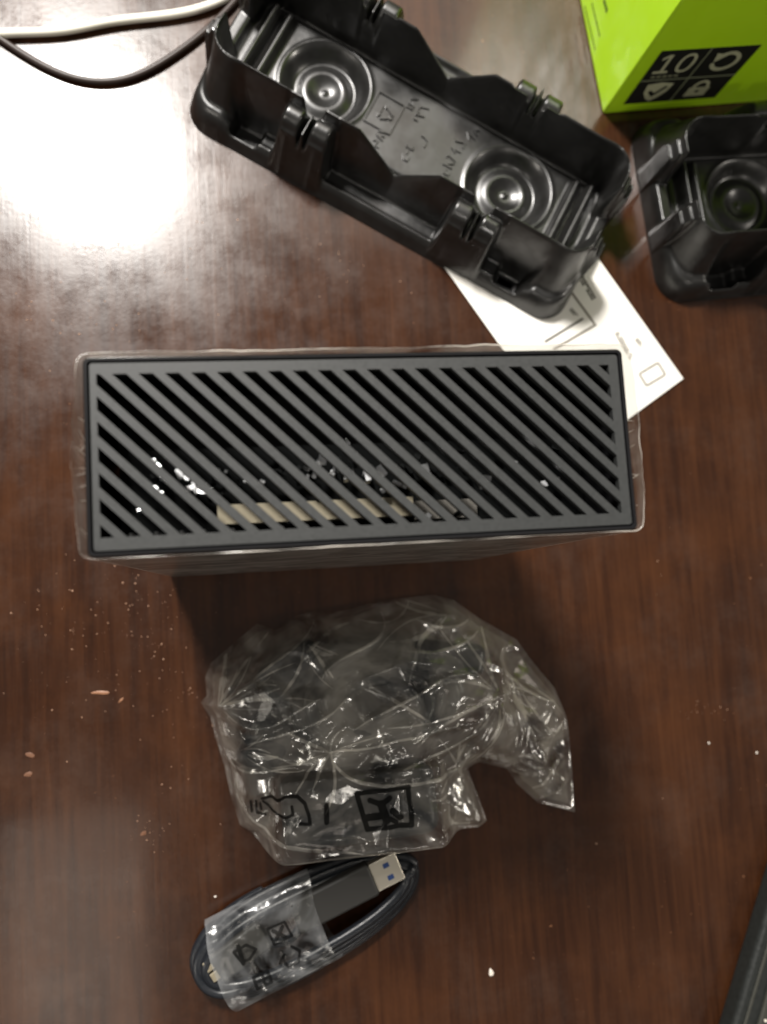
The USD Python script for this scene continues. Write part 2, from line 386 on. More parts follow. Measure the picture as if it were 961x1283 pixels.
# ------------------------------------------------------------------ moulded black trays
def sdrr(u, v, a, b, r):
    qx, qy = np.abs(u) - a + r, np.abs(v) - b + r
    return np.hypot(np.maximum(qx, 0), np.maximum(qy, 0)) + np.minimum(np.maximum(qx, qy), 0) - r
def sstep(x, a, b):
    t = np.clip((x - a) / (b - a), 0, 1); return t*t*(3-2*t)
TL, TWd = 103.0, 48.5
def tray_height(u, v):
    Hr = 38.0
    di = sdrr(u, v, 96.0, 28.5, 11.0)
    do = sdrr(u, v, TL, TWd, 14.0)
    au, av = np.abs(u), np.abs(v)
    longside = sstep(av, 22, 26) * sstep(96 - au, 4, 12)
    rim = Hr - longside * 19.5 * np.clip(1 - au / 20.5, 0, 1)
    endside = sstep(au, 88, 93)
    rim = rim - endside * (25 * sstep(11.5 - av, 0, 3.0))
    clipc = np.abs(au - 43)
    rim = rim - longside * 12 * sstep(5.2 - clipc, 0, 1.5)
    # floor with two dished wells
    floor = np.full_like(u, 9.0)
    for s in (-1, 1):
        r = np.hypot(u - s * 50.5, v)
        dish = 9 - 7.2 * sstep(21.5 - r, 0, 7.0) + 1.9 * sstep(15.0 - r, 0, 5.5) - 2.6 * (1 - np.clip(r / 8.5, 0, 1) ** 2) + 1.2 * np.exp(-(r / 1.4) ** 2)
        floor = np.where(r < 22.5, dish, floor)
        floor = floor + .9 * np.exp(-((r - 22.2) / .9) ** 2)
    for uc in (79, 86):
        floor = floor + 5.5 * sstep(3.0 - np.abs(au - uc), 0, 2.2) * sstep(21 - av, 0, 2) * (1 if uc == 79 else 1.5)
    # trough and step along the far and near foot of the wall
    floor = floor - 2.2 * np.exp(-((av - 23.6) / 1.2) ** 2) * sstep(92 - au, 0, 4)
    wallin = sstep(di, -3.4, -.1)
    zin = floor * (1 - wallin) + rim * wallin
    # outside
    span = np.maximum(di - .6, 0) + np.maximum(-do, 0)
    s = np.where(di > .6, (di - .6) / np.maximum(span, 1e-6), 0)
    s = np.clip(s, 0, 1)
    pil = sstep(13.5 - clipc, 0, 1.8)
    # pilaster: two rounded shoulders with a ribbed gap between, then a sloping face to the base
    gap = sstep(2.6 - clipc, 0, 1.0)
    shoulder = 27.0 + np.sqrt(np.clip(36.0 - (di - 5.6) ** 2, 0, None))
    shoulder = np.where(di < 2.2, np.minimum(shoulder, 30.5), shoulder)
    shoulder = np.maximum(shoulder, 26.5) - 4.5 * np.clip((clipc - 10.3) / 3, 0, 1) ** 2
    shoulder = shoulder * (1 - gap) + (19.0 + 14.5 * np.exp(-(clipc / .75) ** 4)) * gap
    st_ = np.clip((di - 13.0) / np.maximum(span - 13.0, 1), 0, 1)
    face = 23.0 * (1 - st_ ** 1.3) + .9 * np.exp(-((clipc - 7.5) / 1.1) ** 2)
    zpil = np.where(di < 13.0, shoulder, face)
    # recessed bays between: steep wall, ledge with a raised lip, base
    zrec = np.where(s < .30, rim * (1 - s / .30) + 6.0 * (s / .30), 6.0) + 3.0 * np.exp(-((s - .74) / .055) ** 2) * (s > .3)
    zrec = np.where(s > .8, 8.0 * (1 - s) / .2, zrec)
    # feet at the corners
    foot = sstep(au, 76, 84)
    zfoot = np.where(s < .55, rim * (1 - s / .55) + 13 * (s / .55), 13.0)
    zfoot = np.where(s > .6, 13 * (1 - ((s - .6) / .4) ** 2.2), zfoot)
    pocket = sstep(7.5 - np.abs(au - 71), 0, 1.6) * sstep(av, 34, 36) * sstep(45 - av, 0, 1.6)
    zo = zrec * (1 - foot) + zfoot * foot
    zo = zo * (1 - pocket) + 1.0 * pocket
    zo = zo * (1 - pil) + zpil * pil
    # stepped grip fins beside the finger notch in each end wall
    fin = sstep(au, 95, 97) * sstep(5.5 - np.abs(av - 16.5), 0, 1.5)
    zfin = 36.5 - 1.3 * np.maximum(di, 0) + 2.0 * np.cos(np.maximum(di, 0) * 2 * np.pi / 3.0)
    zo = np.where((fin > .5) & (di < 7.5), np.maximum(zo, zfin), zo)
    slot = sstep(au, 93, 95) * sstep(11.5 - av, 0, 3.0)
    zo = zo * (1 - slot) + np.minimum(zo, 13.0) * slot
    z = np.where(di < -.1, zin, np.where(di < .6, rim, zo))
    return z, do
def make_tray():
    st = .62
    us = np.arange(-TL - 1, TL + 1 + st, st); vs = np.arange(-TWd - 1, TWd + 1 + st, st)
    U, V = np.meshgrid(us, vs, indexing='ij')
    z, do = tray_height(U, V)
    z = gaussian_filter(z, .75)
    n, m = U.shape
    # pull vertices just outside the outline onto it
    gu, gv = np.gradient(do, st)
    gl = np.maximum(np.hypot(gu, gv), 1e-6)
    near = (do > 0)
    U2 = U - np.where(near, do * gu / gl, 0); V2 = V - np.where(near, do * gv / gl, 0)
    z = np.where(do > -.3, np.minimum(z, 1.2), z)
    idx = np.arange(n * m).reshape(n, m)
    ok = do < st * 1.05
    a, b, c, d = idx[:-1, :-1], idx[1:, :-1], idx[1:, 1:], idx[:-1, 1:]
    q = ok[:-1, :-1] & ok[1:, :-1] & ok[1:, 1:] & ok[:-1, 1:]
    f = np.vstack([np.c_[a[q], b[q], c[q]], np.c_[a[q], c[q], d[q]]])
    mesh = trimesh.Trimesh(np.c_[U2.ravel(), V2.ravel(), z.ravel()] / 1000.0, f, process=False)
    mesh.remove_unreferenced_vertices()
    # a skirt down to the table gives the sheet its cut edge
    e = trimesh.grouping.group_rows(mesh.edges_sorted, require_count=1)
    be = mesh.edges[e]
    vv = mesh.vertices; nv = len(vv); low = vv.copy(); low[:, 2] = 0.0001
    sk = np.vstack([np.c_[be[:, 1], be[:, 0], be[:, 0] + nv], np.c_[be[:, 1], be[:, 0] + nv, be[:, 1] + nv]])
    out = trimesh.Trimesh(np.vstack([vv, low]), np.vstack([mesh.faces, sk]), process=False)
    out.remove_unreferenced_vertices()
    return out
def arrow_tri(c, r, rot):
    """a recycling triangle of three arrows, flat outline"""
    out = []
    for k in range(3):
        a = math.radians(rot + 120 * k); b = math.radians(rot + 120 * (k + 1))
        p, q = np.array([math.cos(a), math.sin(a)]) * r, np.array([math.cos(b), math.sin(b)]) * r
        s, e = p + (q - p) * .16, p + (q - p) * .70
        out.append(LineString([s + c, e + c]).buffer(r * .09, cap_style=2))
        d = (q - p) / np.linalg.norm(q - p); nn = np.array([-d[1], d[0]])
        out.append(Polygon([e + c + nn * r * .24, e + c - nn * r * .24, e + c + d * r * .36]))
    return ops.unary_union(out)
def glyphs(seed, n, h, pitch):
    """raised moulding marks too worn to read"""
    r = np.random.default_rng(seed); out = []
    for k in range(n):
        x_ = r.choice([0, .3, .6], 4); p = [(pitch * k + x_[i_] * h, r.choice([0, .5, 1]) * h) for i_ in range(4)]
        out.append(LineString(p).buffer(h * .085))
    return ops.unary_union(out)
tray_ang, tray_loc = -30.5, (.055, .181, 0)
tray = thing('packing_tray', 'long black moulded plastic packing tray lying across the white card', 'packing tray', tray_loc, tray_ang, 'black packing trays')
obj('tray_shell', make_tray(), tray_plastic, tray, smooth=50)
zf = .0089
mark = affinity.scale(arrow_tri(np.zeros(2), 5.2, 0), 1e-3, 1e-3, origin=(0, 0))
sq = LineString([(-.0075, -.0085), (-.0075, .0085), (.0065, .0085), (.0065, -.0085), (-.0075, -.0085)]).buffer(.0003)
obj('recycling_mark', ext(affinity.translate(ops.unary_union([mark, sq]), -.0190, .002), zf, zf + .0010), tray_plastic, tray)
for sd, n, h, x, y in ((15, 4, .0036, -.0140, -.0175), (5, 6, .0046, .0215, -.014), (6, 3, .0040, -.002, .006), (8, 3, .0036, .001, -.014), (11, 2, .0044, .0245, .0125), (12, 2, .0036, .005, -.003), (19, 3, .0030, -.0085, .010)):
    g = affinity.translate(affinity.rotate(glyphs(sd, n, h, h * .9), 90, origin=(0, 0)), x, y)
    obj('embossed_mark', ext(g, zf, zf + .0009), tray_plastic, tray)
tray2 = UsdGeom.Xform.Define(stage, numbered('/World/packing_tray'))
tray2.AddTranslateOp().Set(Gf.Vec3d(.2752, .1560, 0)); tray2.AddRotateZOp().Set(4.5)
tray2.GetPrim().GetReferences().AddInternalReference(tray.GetPath()); tray2.GetPrim().SetInstanceable(True)
data(tray2.GetPrim(), 'black moulded packing tray before the lime green box, cut off by the right edge', 'packing tray', 'black packing trays')

# ------------------------------------------------------------------ instruction card
c_r, c_b = at(855, 475)[:2], at(800, 517)[:2]
ax = at(745, 320)[:2] - c_r; ax /= np.linalg.norm(ax)
wd = np.array([-ax[1], ax[0]])
if np.dot(wd, c_b - c_r) < 0: wd = -wd
card_w, card_l = .070, .150
P = [c_r, c_r + wd*card_w, c_r + wd*card_w + ax*card_l, c_r + ax*card_l]
card = thing('instruction_card', 'white printed instruction card half under the black tray and the hard drive', 'card')
cardz = lambda x, y: .0008 + 0*x
obj('sheet', ext(Polygon(P), .0005, .0010), white_card, card, smooth=False)
zc = .00105
def pix(l, z=.001): return [tuple(at(*q, z)[:2]) for q in l]
def stroke(l, w): return LineString(pix(l)).buffer(w/2, cap_style=2, join_style=2)
C4 = lambda x, y: (560 + x/3.003, 300 + y/3.003)
obj('outline_drawing', ext(stroke([C4(440, 160), C4(558, 322), C4(400, 415)], .0012), zc, zc+.00008), print_grey, card)
obj('outline_drawing', ext(stroke([C4(512, 298), C4(368, 386)], .0011), zc, zc+.00008), print_dark, card)
def textbar(a, b, w, seed, mat):
    r = np.random.default_rng(seed); a, b = np.array(pix([a])[0]), np.array(pix([b])[0]); out = []; t = 0.0
    L = np.linalg.norm(b-a); d = (b-a)/L; n = np.array([-d[1], d[0]])
    while t < L:
        s = r.uniform(.0005, .0012)
        for q in (-.26, .26):
            if r.random() < .9:
                c = a + d*(t+s/2) + n*w*(q + r.uniform(-.05, .05))
                out.append(affinity.translate(affinity.rotate(sbox(-s/2, -w*.19, s/2, w*.19), math.degrees(math.atan2(d[1], d[0]))), *c))
        t += s + r.uniform(.0001, .0004)
    obj('printed_line', ext(ops.unary_union(out), zc, zc+.00008), mat, card, smooth=False)
textbar(C4(505, 145), C4(552, 222), .0034, 1, print_dark)
textbar(C4(465, 262), C4(488, 288), .0020, 2, print_dark)
textbar(C4(638, 350), C4(692, 445), .0026, 3, print_grey)
textbar(C4(712, 375), C4(732, 400), .0022, 4, print_grey)
a, b = np.array(pix([C4(735, 530)])[0]), np.array(pix([C4(810, 485)])[0])
rr = affinity.translate(affinity.rotate(sbox(-.0052, -.0027, .0052, .0027).buffer(.0008), math.degrees(math.atan2(*(b-a)[::-1]))), *((a+b)/2))
obj('outline_drawing', ext(rr.boundary.buffer(.00045), zc, zc+.00008), print_grey, card)

# ------------------------------------------------------------------ lime green carton
g0 = at(755, 143); gdir = math.radians(6.2)
gx = np.array([math.cos(gdir), math.sin(gdir), 0]); gy = np.array([-gx[1], gx[0], 0])
gb = thing('carton', 'lime green cardboard box with black square of white icons', 'box', (g0[0], g0[1], 0), math.degrees(gdir))
GW, GD, GH = .175, .16, .205
obj('carton_body', rbox(GW, GD, GH, .0012, (GW/2, GD/2, GH/2)), green, gb)
def face_uv(px, py):
    p = on_plane(px, py, g0, -gy) - g0; return np.array([np.dot(p, gx), p[2]])
q = [face_uv(*p) for p in ((781, 130), (832, 61), (955, 58), (892, 122))]
u0, u1 = (q[0][0]+q[1][0])/2, (q[2][0]+q[3][0])/2
w0, w1 = (q[0][1]+q[3][1])/2, (q[1][1]+q[2][1])/2
S = ((u1-u0) + (w1-w0))/2
def front(shape, d0, d1):
    m = ext(shape, d0, d1)
    m.apply_transform(np.array([[1, 0, 0, 0], [0, 0, -1, 0], [0, 1, 0, 0], [0, 0, 0, 1.0]])); return m
ipan = obj('icon_panel', front(sbox(u0, w0, u1, w1), .0001, .0003), label_black, gb, smooth=False)
um, wm_ = u0 + (u1-u0)*.5, w0 + (w1-w0)*.46
pw, ph = (u1-u0), (w1-w0)
obj('dividing_line', front(ops.unary_union([sbox(um-.0003, w0, um+.0003, w1), sbox(u0, wm_-.0003, u1, wm_+.0003)]), .0003, .0004), plain('dim_line', (.22, .24, .15), .5), ipan, smooth=False)
t10 = meshkit.text_mesh('10', ph*.33, .0001, bold=False)
bb = t10.bounds
t10.apply_scale((pw*.36/(bb[1][0]-bb[0][0]), 1, 1)) if False else None
sx = pw*.37/(bb[1][0]-bb[0][0])
t10.vertices[:, 0] = (t10.vertices[:, 0]-bb[0][0])*sx; t10.vertices[:, 1] -= bb[0][1]
t10.apply_transform(np.array([[1, 0, 0, u0+pw*.06], [0, 0, -1, -.00032], [0, 1, 0, wm_+ph*.13], [0, 0, 0, 1.0]]))
obj('numeral', t10, label_pale, ipan, smooth=False)
obj('fine_print', front(ops.unary_union([sbox(u0+pw*(.08+.06*k), wm_+ph*.05, u0+pw*(.12+.06*k), wm_+ph*.085) for k in range(5)]), .0003, .0004), plain('fine_ink', (.2, .21, .13), .5), ipan, smooth=False)
def arc(cx, cy, r, a0, a1, asp=1.0): return LineString([(cx + r*math.cos(math.radians(a)), cy + asp*r*math.sin(math.radians(a))) for a in np.linspace(a0, a1, 40)])
cx, cy, r = um + pw*.255, wm_ + ph*.285, ph*.155
loop = ops.unary_union([arc(cx, cy, r, 130, -160, .95).buffer(r*.17), Polygon([(cx-r*1.25, cy+r*1.0), (cx-r*.15, cy+r*.75), (cx-r*1.0, cy-r*.05)])])
obj('loop_arrow_icon', front(loop, .0003, .0004), label_pale, ipan, smooth=False)
cx, cy, r = u0 + pw*.25, w0 + ph*.23, ph*.16
shield = Polygon([(cx-r*1.1, cy+r*.9), (cx, cy+r*1.1), (cx+r*1.1, cy+r*.9), (cx+r*.95, cy-r*.1), (cx+r*.5, cy-r*.8), (cx, cy-r*1.2), (cx-r*.5, cy-r*.8), (cx-r*.95, cy-r*.1)])
shield = shield.difference(LineString([(cx-r*.45, cy), (cx-r*.05, cy-r*.45), (cx+r*.6, cy+r*.5)]).buffer(r*.16))
obj('shield_icon', front(shield, .0003, .0004), label_pale, ipan, smooth=False)
cx, cy, r = um + pw*.22, w0 + ph*.23, ph*.15
lock = ops.unary_union([sbox(cx-r*.95, cy-r*1.0, cx+r*.95, cy+r*.15), arc(cx, cy+r*.15, r*.62, 0, 180, 1.25).buffer(r*.14)]).difference(Point(cx, cy-r*.4).buffer(r*.2))
obj('padlock_icon', front(lock, .0003, .0004), label_pale, ipan, smooth=False)
# fine print along the left face (too small to read)
def left_uv(px, py):
    p = on_plane(px, py, g0, -gx) - g0; return np.array([np.dot(p, gy), p[2]])
def leftface(shape, d0, d1):
    m = ext(shape, d0, d1)   # (y, z) -> outward -x
    m.apply_transform(np.array([[0, 0, -1, 0], [1, 0, 0, 0], [0, 1, 0, 0], [0, 0, 0, 1.0]])); m.invert(); return m
dashes = []
for (pa, pb, w) in (((733, 8), (746, 62), .0011), ((742, 4), (752, 46), .0010), ((757, 0), (761, 14), .0022)):
    A, B = left_uv(*pa), left_uv(*pb); L = np.linalg.norm(B-A); d = (B-A)/L; t = 0
    while t < L:
        s = rng.uniform(.0006, .0022); dashes.append(LineString([A+d*t, A+d*min(t+s, L)]).buffer(w/2, cap_style=2)); t += s + .0006
obj('fine_print', leftface(ops.unary_union(dashes), .0001, .0002), plain('green_ink', (.12, .20, .02), .6), gb, smooth=False)

# ------------------------------------------------------------------ cables at the top left
pts = [at(x, y, .0028) for x, y in ((-120, 60), (-50, 48), (0, 42), (80, 38), (140, 27), (200, 20), (258, 8), (300, -12), (360, -50))]
wc = obj('white_cable', tube(spline(pts, 160), .0020), white_cord, label='ivory white cable running across the top left corner of the table', cat='cable')
pts = [at(x, y, .0019) for x, y in ((-80, -10), (-30, 28), (5, 52), (60, 85), (110, 101), (160, 98), (210, 74), (258, 38), (300, -5), (340, -60))]
obj('dark_cable', tube(spline(pts, 160), .0016), brown_cord, label='thin dark brown cable sagging in a curve below the white cable', cat='cable')

# ------------------------------------------------------------------ grey case at the lower right corner
e0, e1 = at(984, 1068, .012), at(920, 1283, .012)
d = (e1 - e0)[:2]; d /= np.linalg.norm(d); n = np.array([-d[1], d[0]])
if n[0] < 0: n = -n
def strip(o0, o1, t0, t1): return Polygon([e0[:2] + d*t0 + n*o0, e0[:2] + d*t1 + n*o0, e0[:2] + d*t1 + n*o1, e0[:2] + d*t0 + n*o1])
case = thing('padded_case', 'dark grey padded case cut off by the lower right corner', 'case')
def soft(poly, z0, z1, r):
    cs = m3.CrossSection([ring(poly)]).offset(-r, m3.JoinType.Round).offset(0.0001)
    pts = []
    hull = [m3.Manifold.sphere(r, 16).translate((*q, zz)) for q in ring(poly.buffer(-r, join_style=2)) for zz in (z0 + r, z1 - r)]
    return tm(m3.Manifold.batch_hull(hull))
obj('case_body', soft(strip(0, .16, -.02, .22), 0, .012, .003), case_dark, case)
obj('case_panel', soft(strip(.0105, .15, .030, .21), .0105, .0135, .0012), case_mid, case)
obj('seam', soft(strip(.0042, .0058, -.01, .2), .0110, .0126, .0006), case_mid, case)
obj('trim', soft(strip(.0165, .030, .088, .16), .0125, .0146, .0009), case_tan, case)
cc = e0[:2] + d*.0725 + n*.0125
ic = trimesh.creation.icosphere(1, .0007); ic.apply_translation((*cc, .0141))
obj('paper_crumb', ic, crumb_mat, smooth=True, label='tiny white crumb lying on the dark grey padded case', cat='crumb')

# ------------------------------------------------------------------ power adapter and its cord, inside the crumpled bag
ac = at(452, 1012, .022)
adp = thing('power_adapter', 'black power adapter block seen dimly inside the crumpled clear bag', 'power adapter', (ac[0], ac[1], 0), 2.0)
obj('adapter_body', rbox(.066, .029, .025, .006, (0, 0, .0140)), adapter_mat, adp)
None and obj('rating_label', bx(-.026, .026, -.011, .011, .0275, .02765), plain('label_grey', (.035, .038, .042), .35), adp)
cl = []
c0 = at(470, 880, .015)
for t in np.linspace(0, 2*math.pi*6.2, 620):
    k = t / (2*math.pi)
    q_ = 1 - .10*k + .05*math.sin(k*2.3)
    rx, ry = .040*q_, .0225*q_
    cl.append((c0[0] + rx*math.cos(t), c0[1] + ry*math.sin(t) + .002*math.sin(k*3), .0042 + .0026*k + .0016*math.sin(t*2 + k)))
obj('power_cord', tube(np.array(cl), .0029), black_cord, adp).GetPrim()
cordp = stage.GetPrimAtPath(str(adp.GetPath()) + '/power_cord')
UsdGeom.Xformable(cordp).AddTransformOp().Set(Gf.Matrix4d().SetRotate(Gf.Rotation(Gf.Vec3d(0, 0, 1), -2.0)) if False else (Gf.Matrix4d().SetTranslate(Gf.Vec3d(-float(ac[0]), -float(ac[1]), 0)) * Gf.Matrix4d().SetRotate(Gf.Rotation(Gf.Vec3d(0, 0, 1), -2.0))))
for px_, py_, sx_, sy_, sz_, an in ((372, 838, .030, .017, .017, 28), (566, 828, .034, .015, .016, -12), (335, 930, .022, .020, .015, 60)):
    p_ = at(px_, py_, .012) - np.array([ac[0], ac[1], 0])
    b_ = rbox(sx_, sy_, sz_, .004); b_.apply_transform(trimesh.transformations.rotation_matrix(math.radians(an), (0, 0, 1))); b_.apply_translation((p_[0], p_[1], sz_/2 + .001))
    obj('plug_head', b_, black_cord, adp)

outline = [(256, 850), (263, 832), (300, 800), (322, 782), (342, 788), (372, 772), (400, 764), (414, 768), (440, 764), (470, 754), (545, 745), (572, 752), (592, 766), (606, 776), (652, 802), (672, 830), (700, 864), (715, 900), (720, 930), (723, 968), (727, 1022), (680, 1010), (652, 985), (640, 966), (604, 958), (590, 966), (604, 1004), (614, 1032), (604, 1041), (560, 1046), (500, 1058), (440, 1070), (372, 1072), (330, 1056), (300, 1038), (288, 1000), (280, 962), (268, 925), (262, 900), (250, 882), (258, 874)]
bagp = Polygon([tuple(at(x, y, .008)[:2]) for x, y in outline])
r2 = np.random.default_rng(21)
x0, y0, x1, y1 = bagp.bounds
def facets(n, amp, seed):
    r = np.random.default_rng(seed)
    p = np.c_[r.uniform(x0-.02, x1+.02, n), r.uniform(y0-.02, y1+.02, n)]
    return LinearNDInterpolator(p, r.uniform(-1, 1, n) * amp, fill_value=0.0)
F = [facets(60, .0058, 1), facets(210, .0026, 2), facets(800, .0004, 3)]
G = [facets(70, .0048, 11), facets(240, .0026, 12), facets(900, .0005, 13)]
CRE = [([(427, 903), (410, 933), (413, 945), (443, 969), (500, 974), (547, 968), (579, 956), (603, 930), (618, 895)], .0028), ([(373, 931), (410, 933), (460, 928), (520, 914), (590, 900)], .0020),
       ([(410, 933), (398, 958), (389, 978)], .0020), ([(440, 905), (460, 893), (498, 874), (544, 848), (590, 843)], .0024), ([(450, 850), (490, 874), (539, 903)], .0016),
       ([(623, 866), (616, 912), (590, 960)], .0024), ([(623, 866), (580, 884), (540, 896), (480, 905)], .0018), ([(623, 866), (655, 890), (672, 925), (690, 950)], .0022), ([(612, 830), (640, 845), (668, 868), (700, 880)], .0026),
       ([(498, 956), (545, 938), (585, 915)], .0022), ([(600, 960), (632, 968), (664, 976)], .0020), ([(676, 994), (694, 974), (710, 958)], .0026), ([(690, 930), (714, 905)], .0018),
       ([(274, 883), (278, 850), (284, 824)], .0024), ([(274, 883), (300, 840), (337, 793)], .0024), ([(274, 883), (300, 864), (330, 838), (365, 813), (396, 776)], .0026), ([(399, 869), (372, 884), (342, 903), (281, 889)], .0026),
       ([(430, 868), (400, 894), (360, 912), (310, 930)], .0018), ([(278, 950), (300, 964), (330, 962), (370, 955)], .0018), ([(295, 1000), (320, 1030), (380, 1050), (450, 1056)], .0014),
       ([(440, 780), (400, 800), (372, 836)], .0018), ([(480, 766), (478, 790), (420, 826), (400, 850)], .0020), ([(520, 775), (560, 785), (590, 776)], .0024), ([(600, 790), (560, 810), (500, 812)], .0020), ([(545, 985), (570, 960), (590, 940)], .0022), ([(560, 1000), (566, 1030), (600, 1036)], .0018), ([(640, 812), (630, 850), (650, 862), (676, 872)], .0018), ([(520, 750), (505, 770), (450, 776)], .0018)]
CREL = [(LineString(spline([at(x, y, .018)[:2] for x, y in c], 30) if len(c) > 2 else [tuple(at(x, y, .018)[:2]) for x, y in c]), h) for c, h in CRE]
adp_c = np.array([ac[0], ac[1]])
def bag_env(x, y):
    d = shapely.distance(bagp.boundary, shapely.points(x, y))
    top = .024 + .010*np.exp(-(((x-c0[0])/.04)**2 + ((y-c0[1])/.028)**2))
    flap = sstep(x, at(615, 900, .01)[0], at(650, 900, .01)[0])
    top = top*(1-flap) + .011*flap
    e = top*(1-np.exp(-(d/.0085)**1.3))
    block = .0310*sstep(.036-np.abs(x-adp_c[0]), -.012, .004)*sstep(.018-np.abs(y-adp_c[1]), -.009, .003)
    return np.maximum(e, block), d
def bag_top(x, y):
    e, d = bag_env(x, y)
    w = np.clip(d/.006, .12, 1)
    block = sstep(.030-np.abs(x-adp_c[0]), -.004, .004)*sstep(.014-np.abs(y-adp_c[1]), -.004, .003)
    w = w*(1-.15*block)
    z = .0022 + e + w*(F[0](x, y) + F[1](x, y) + F[2](x, y))
    pt = shapely.points(x, y)
    for L, h in CREL:
        t = shapely.distance(L, pt)
        z = z + w*h*.75*np.clip(1-t/.0030, 0, 1)**1.3
    return np.maximum(z, np.maximum(.0012, block*.0282))
def bag_mid(x, y):
    e, d = bag_env(x, y)
    w = np.clip(d/.006, .1, 1)
    z = .0015 + e*.62 + w*(G[0](x, y) + G[1](x, y) + G[2](x, y))
    return np.minimum(np.maximum(z, .001), bag_top(x, y) - .0006)
bag = thing('plastic_bag', 'crumpled clear plastic bag with black printed symbols in front of the hard drive', 'plastic bag')
bt = sheet(bagp, bag_top, .00062)
obj('upper_film', bt, bag_film, bag, smooth=28)
# folds of doubled film, with crease highlights put into their pale colour
r4 = np.random.default_rng(31)
folds = [(c, h, r4.uniform(.0009, .0016)) for c, h in CRE]
for hub, n, a0, a1, l0, l1 in (((276, 884), 12, -85, 12, 40, 125), ((300, 940), 7, -30, 50, 30, 80), ((620, 868), 11, 95, 250, 50, 120), ((650, 850), 8, 10, 110, 30, 90), ((410, 933), 8, -20, 200, 25, 70), ((585, 985), 7, 100, 260, 25, 80), ((560, 770), 7, 130, 215, 40, 120), ((690, 965), 7, 180, 330, 20, 55), ((380, 800), 6, 20, 110, 30, 80)):
    for k in range(n):
        a = math.radians(r4.uniform(a0, a1))
        if r4.random() < .22: continue
        L = r4.uniform(l0, l1); bend = r4.uniform(-.6, .6)
        o = r4.uniform(0, 14)
        p = [(hub[0] + t*L*math.cos(a + bend*t) + o*math.cos(a), hub[1] + t*L*math.sin(a + bend*t) + o*math.sin(a)) for t in (0, .5, 1)]
        folds.append((p, 0, r4.choice([.0006, .0009, .0013, .0018])))
for c, h, wd_ in folds:
    cc_ = np.array([at(x, y, .018)[:2] for x, y in c]); cc_ = spline(cc_, 40) if len(cc_) > 2 else np.linspace(cc_[0], cc_[1], 40)
    tt = np.gradient(cc_, axis=0); tt /= np.linalg.norm(tt, axis=1)[:, None]; nn_ = np.c_[-tt[:, 1], tt[:, 0]]
    prof = wd_ * np.sin(np.linspace(.06, .97, 40) * np.pi) ** .7 * (.7 + .6*meshkit.noise(np.c_[cc_*900, np.zeros(40)], 3))
    pl_ = Polygon(np.vstack([cc_ + nn_*prof[:, None]*.5, (cc_ - nn_*prof[:, None]*.5)[::-1]])).buffer(0).intersection(bagp.buffer(-.0012))
    for p in polys(pl_):
        if p.area > 4e-7:
            obj('pale_film_fold', sheet(p, lambda x, y: bag_top(x, y) + .0002, .0006), fold_film, bag, smooth=True)
blk = sbox(adp_c[0]-.036, adp_c[1]-.017, adp_c[0]+.036, adp_c[1]+.017)
mid = bagp.buffer(-.003).difference(blk)
obj('folded_film', sheet(max(polys(mid), key=lambda p: p.area), bag_mid, .0008), bag_film, bag, smooth=28)
def drape(shape, off, res=.0005):
    return trimesh.util.concatenate([sheet(p, lambda x, y: bag_top(x, y) + off, res) for p in polys(shape)])
def pxs(l, z): return [tuple(at(*q, z)[:2]) for q in l]
Z6 = lambda x, y: (300 + x/3.696, 940 + y/3.696)
zq = .029
def ln(l, w): return LineString(pxs([Z6(*q) for q in l], zq)).buffer(w/2)
recyc = ops.unary_union([ln([(105, 240), (150, 220), (175, 230), (210, 205), (265, 200), (300, 230), (320, 290), (325, 330), (280, 325)], .0014), ln([(110, 255), (150, 285), (215, 300), (245, 280), (240, 245)], .0012)])
obj('printed_symbol', drape(recyc, .0004), ink_film, bag)
for piece in polys(ops.unary_union([ln([(50, 265), (55, 315)], .0012), ln([(75, 258), (80, 318), (120, 320)], .0012), ln([(95, 265), (100, 300)], .001), ln([(400, 248), (402, 325)], .0022)])):
    obj('printed_letter', drape(piece, .0004), ink_film, bag)
fr = [(540, 195), (775, 160), (790, 335), (585, 350)]
sqr = ops.unary_union([ln(fr + fr[:1], .0021), ln([(600, 225), (650, 240), (690, 210)], .0022), ln([(650, 240), (670, 300)], .0034), ln([(590, 300), (640, 290)], .0026), ln([(700, 265), (740, 300)], .0026), ln([(660, 330), (690, 300), (720, 320)], .0020)])
obj('warning_square', drape(sqr, .0004), ink_film, bag)

# ------------------------------------------------------------------ usb cable in its sleeve
pA, pB = at(262, 1216, .005), at(508, 1090, .005)
uc = (pA + pB)/2; uang = math.atan2(pB[1]-pA[1], pB[0]-pA[0])
usb = thing('usb_cable', 'coiled black usb cable with pale metal plug in front of the bag', 'usb cable', (uc[0], uc[1], 0), math.degrees(uang))
def U(px, py, z=.005):
    p = at(px, py, z) - uc; c, s = math.cos(-uang), math.sin(-uang)
    return np.array([c*p[0]-s*p[1], s*p[0]+c*p[1]])
turns = []
for t in np.linspace(.55*math.pi, 2*math.pi*4.0 + .2, 520):
    k = t/(2*math.pi)
    A = .0525 - .0018*(k % 2) - .0010*k
    B = .0185 - .0026*(k-1.0) if k > 1 else .0185
    cx_, sx_ = math.cos(t), math.sin(t)
    x = A*np.sign(cx_)*abs(cx_)**.72
    y = B*np.sign(sx_)*abs(sx_)**.92
    taper = .62 + .38*(1 - (x/.055))/2*1.0 if False else 1 - .14*(x/.055)
    turns.append((x, y*taper, .0026 + .0020*k + .0009*math.sin(3*t)))
cord = np.array(turns)
obj('cord', tube(cord, .00225, 12), black_cord, usb)
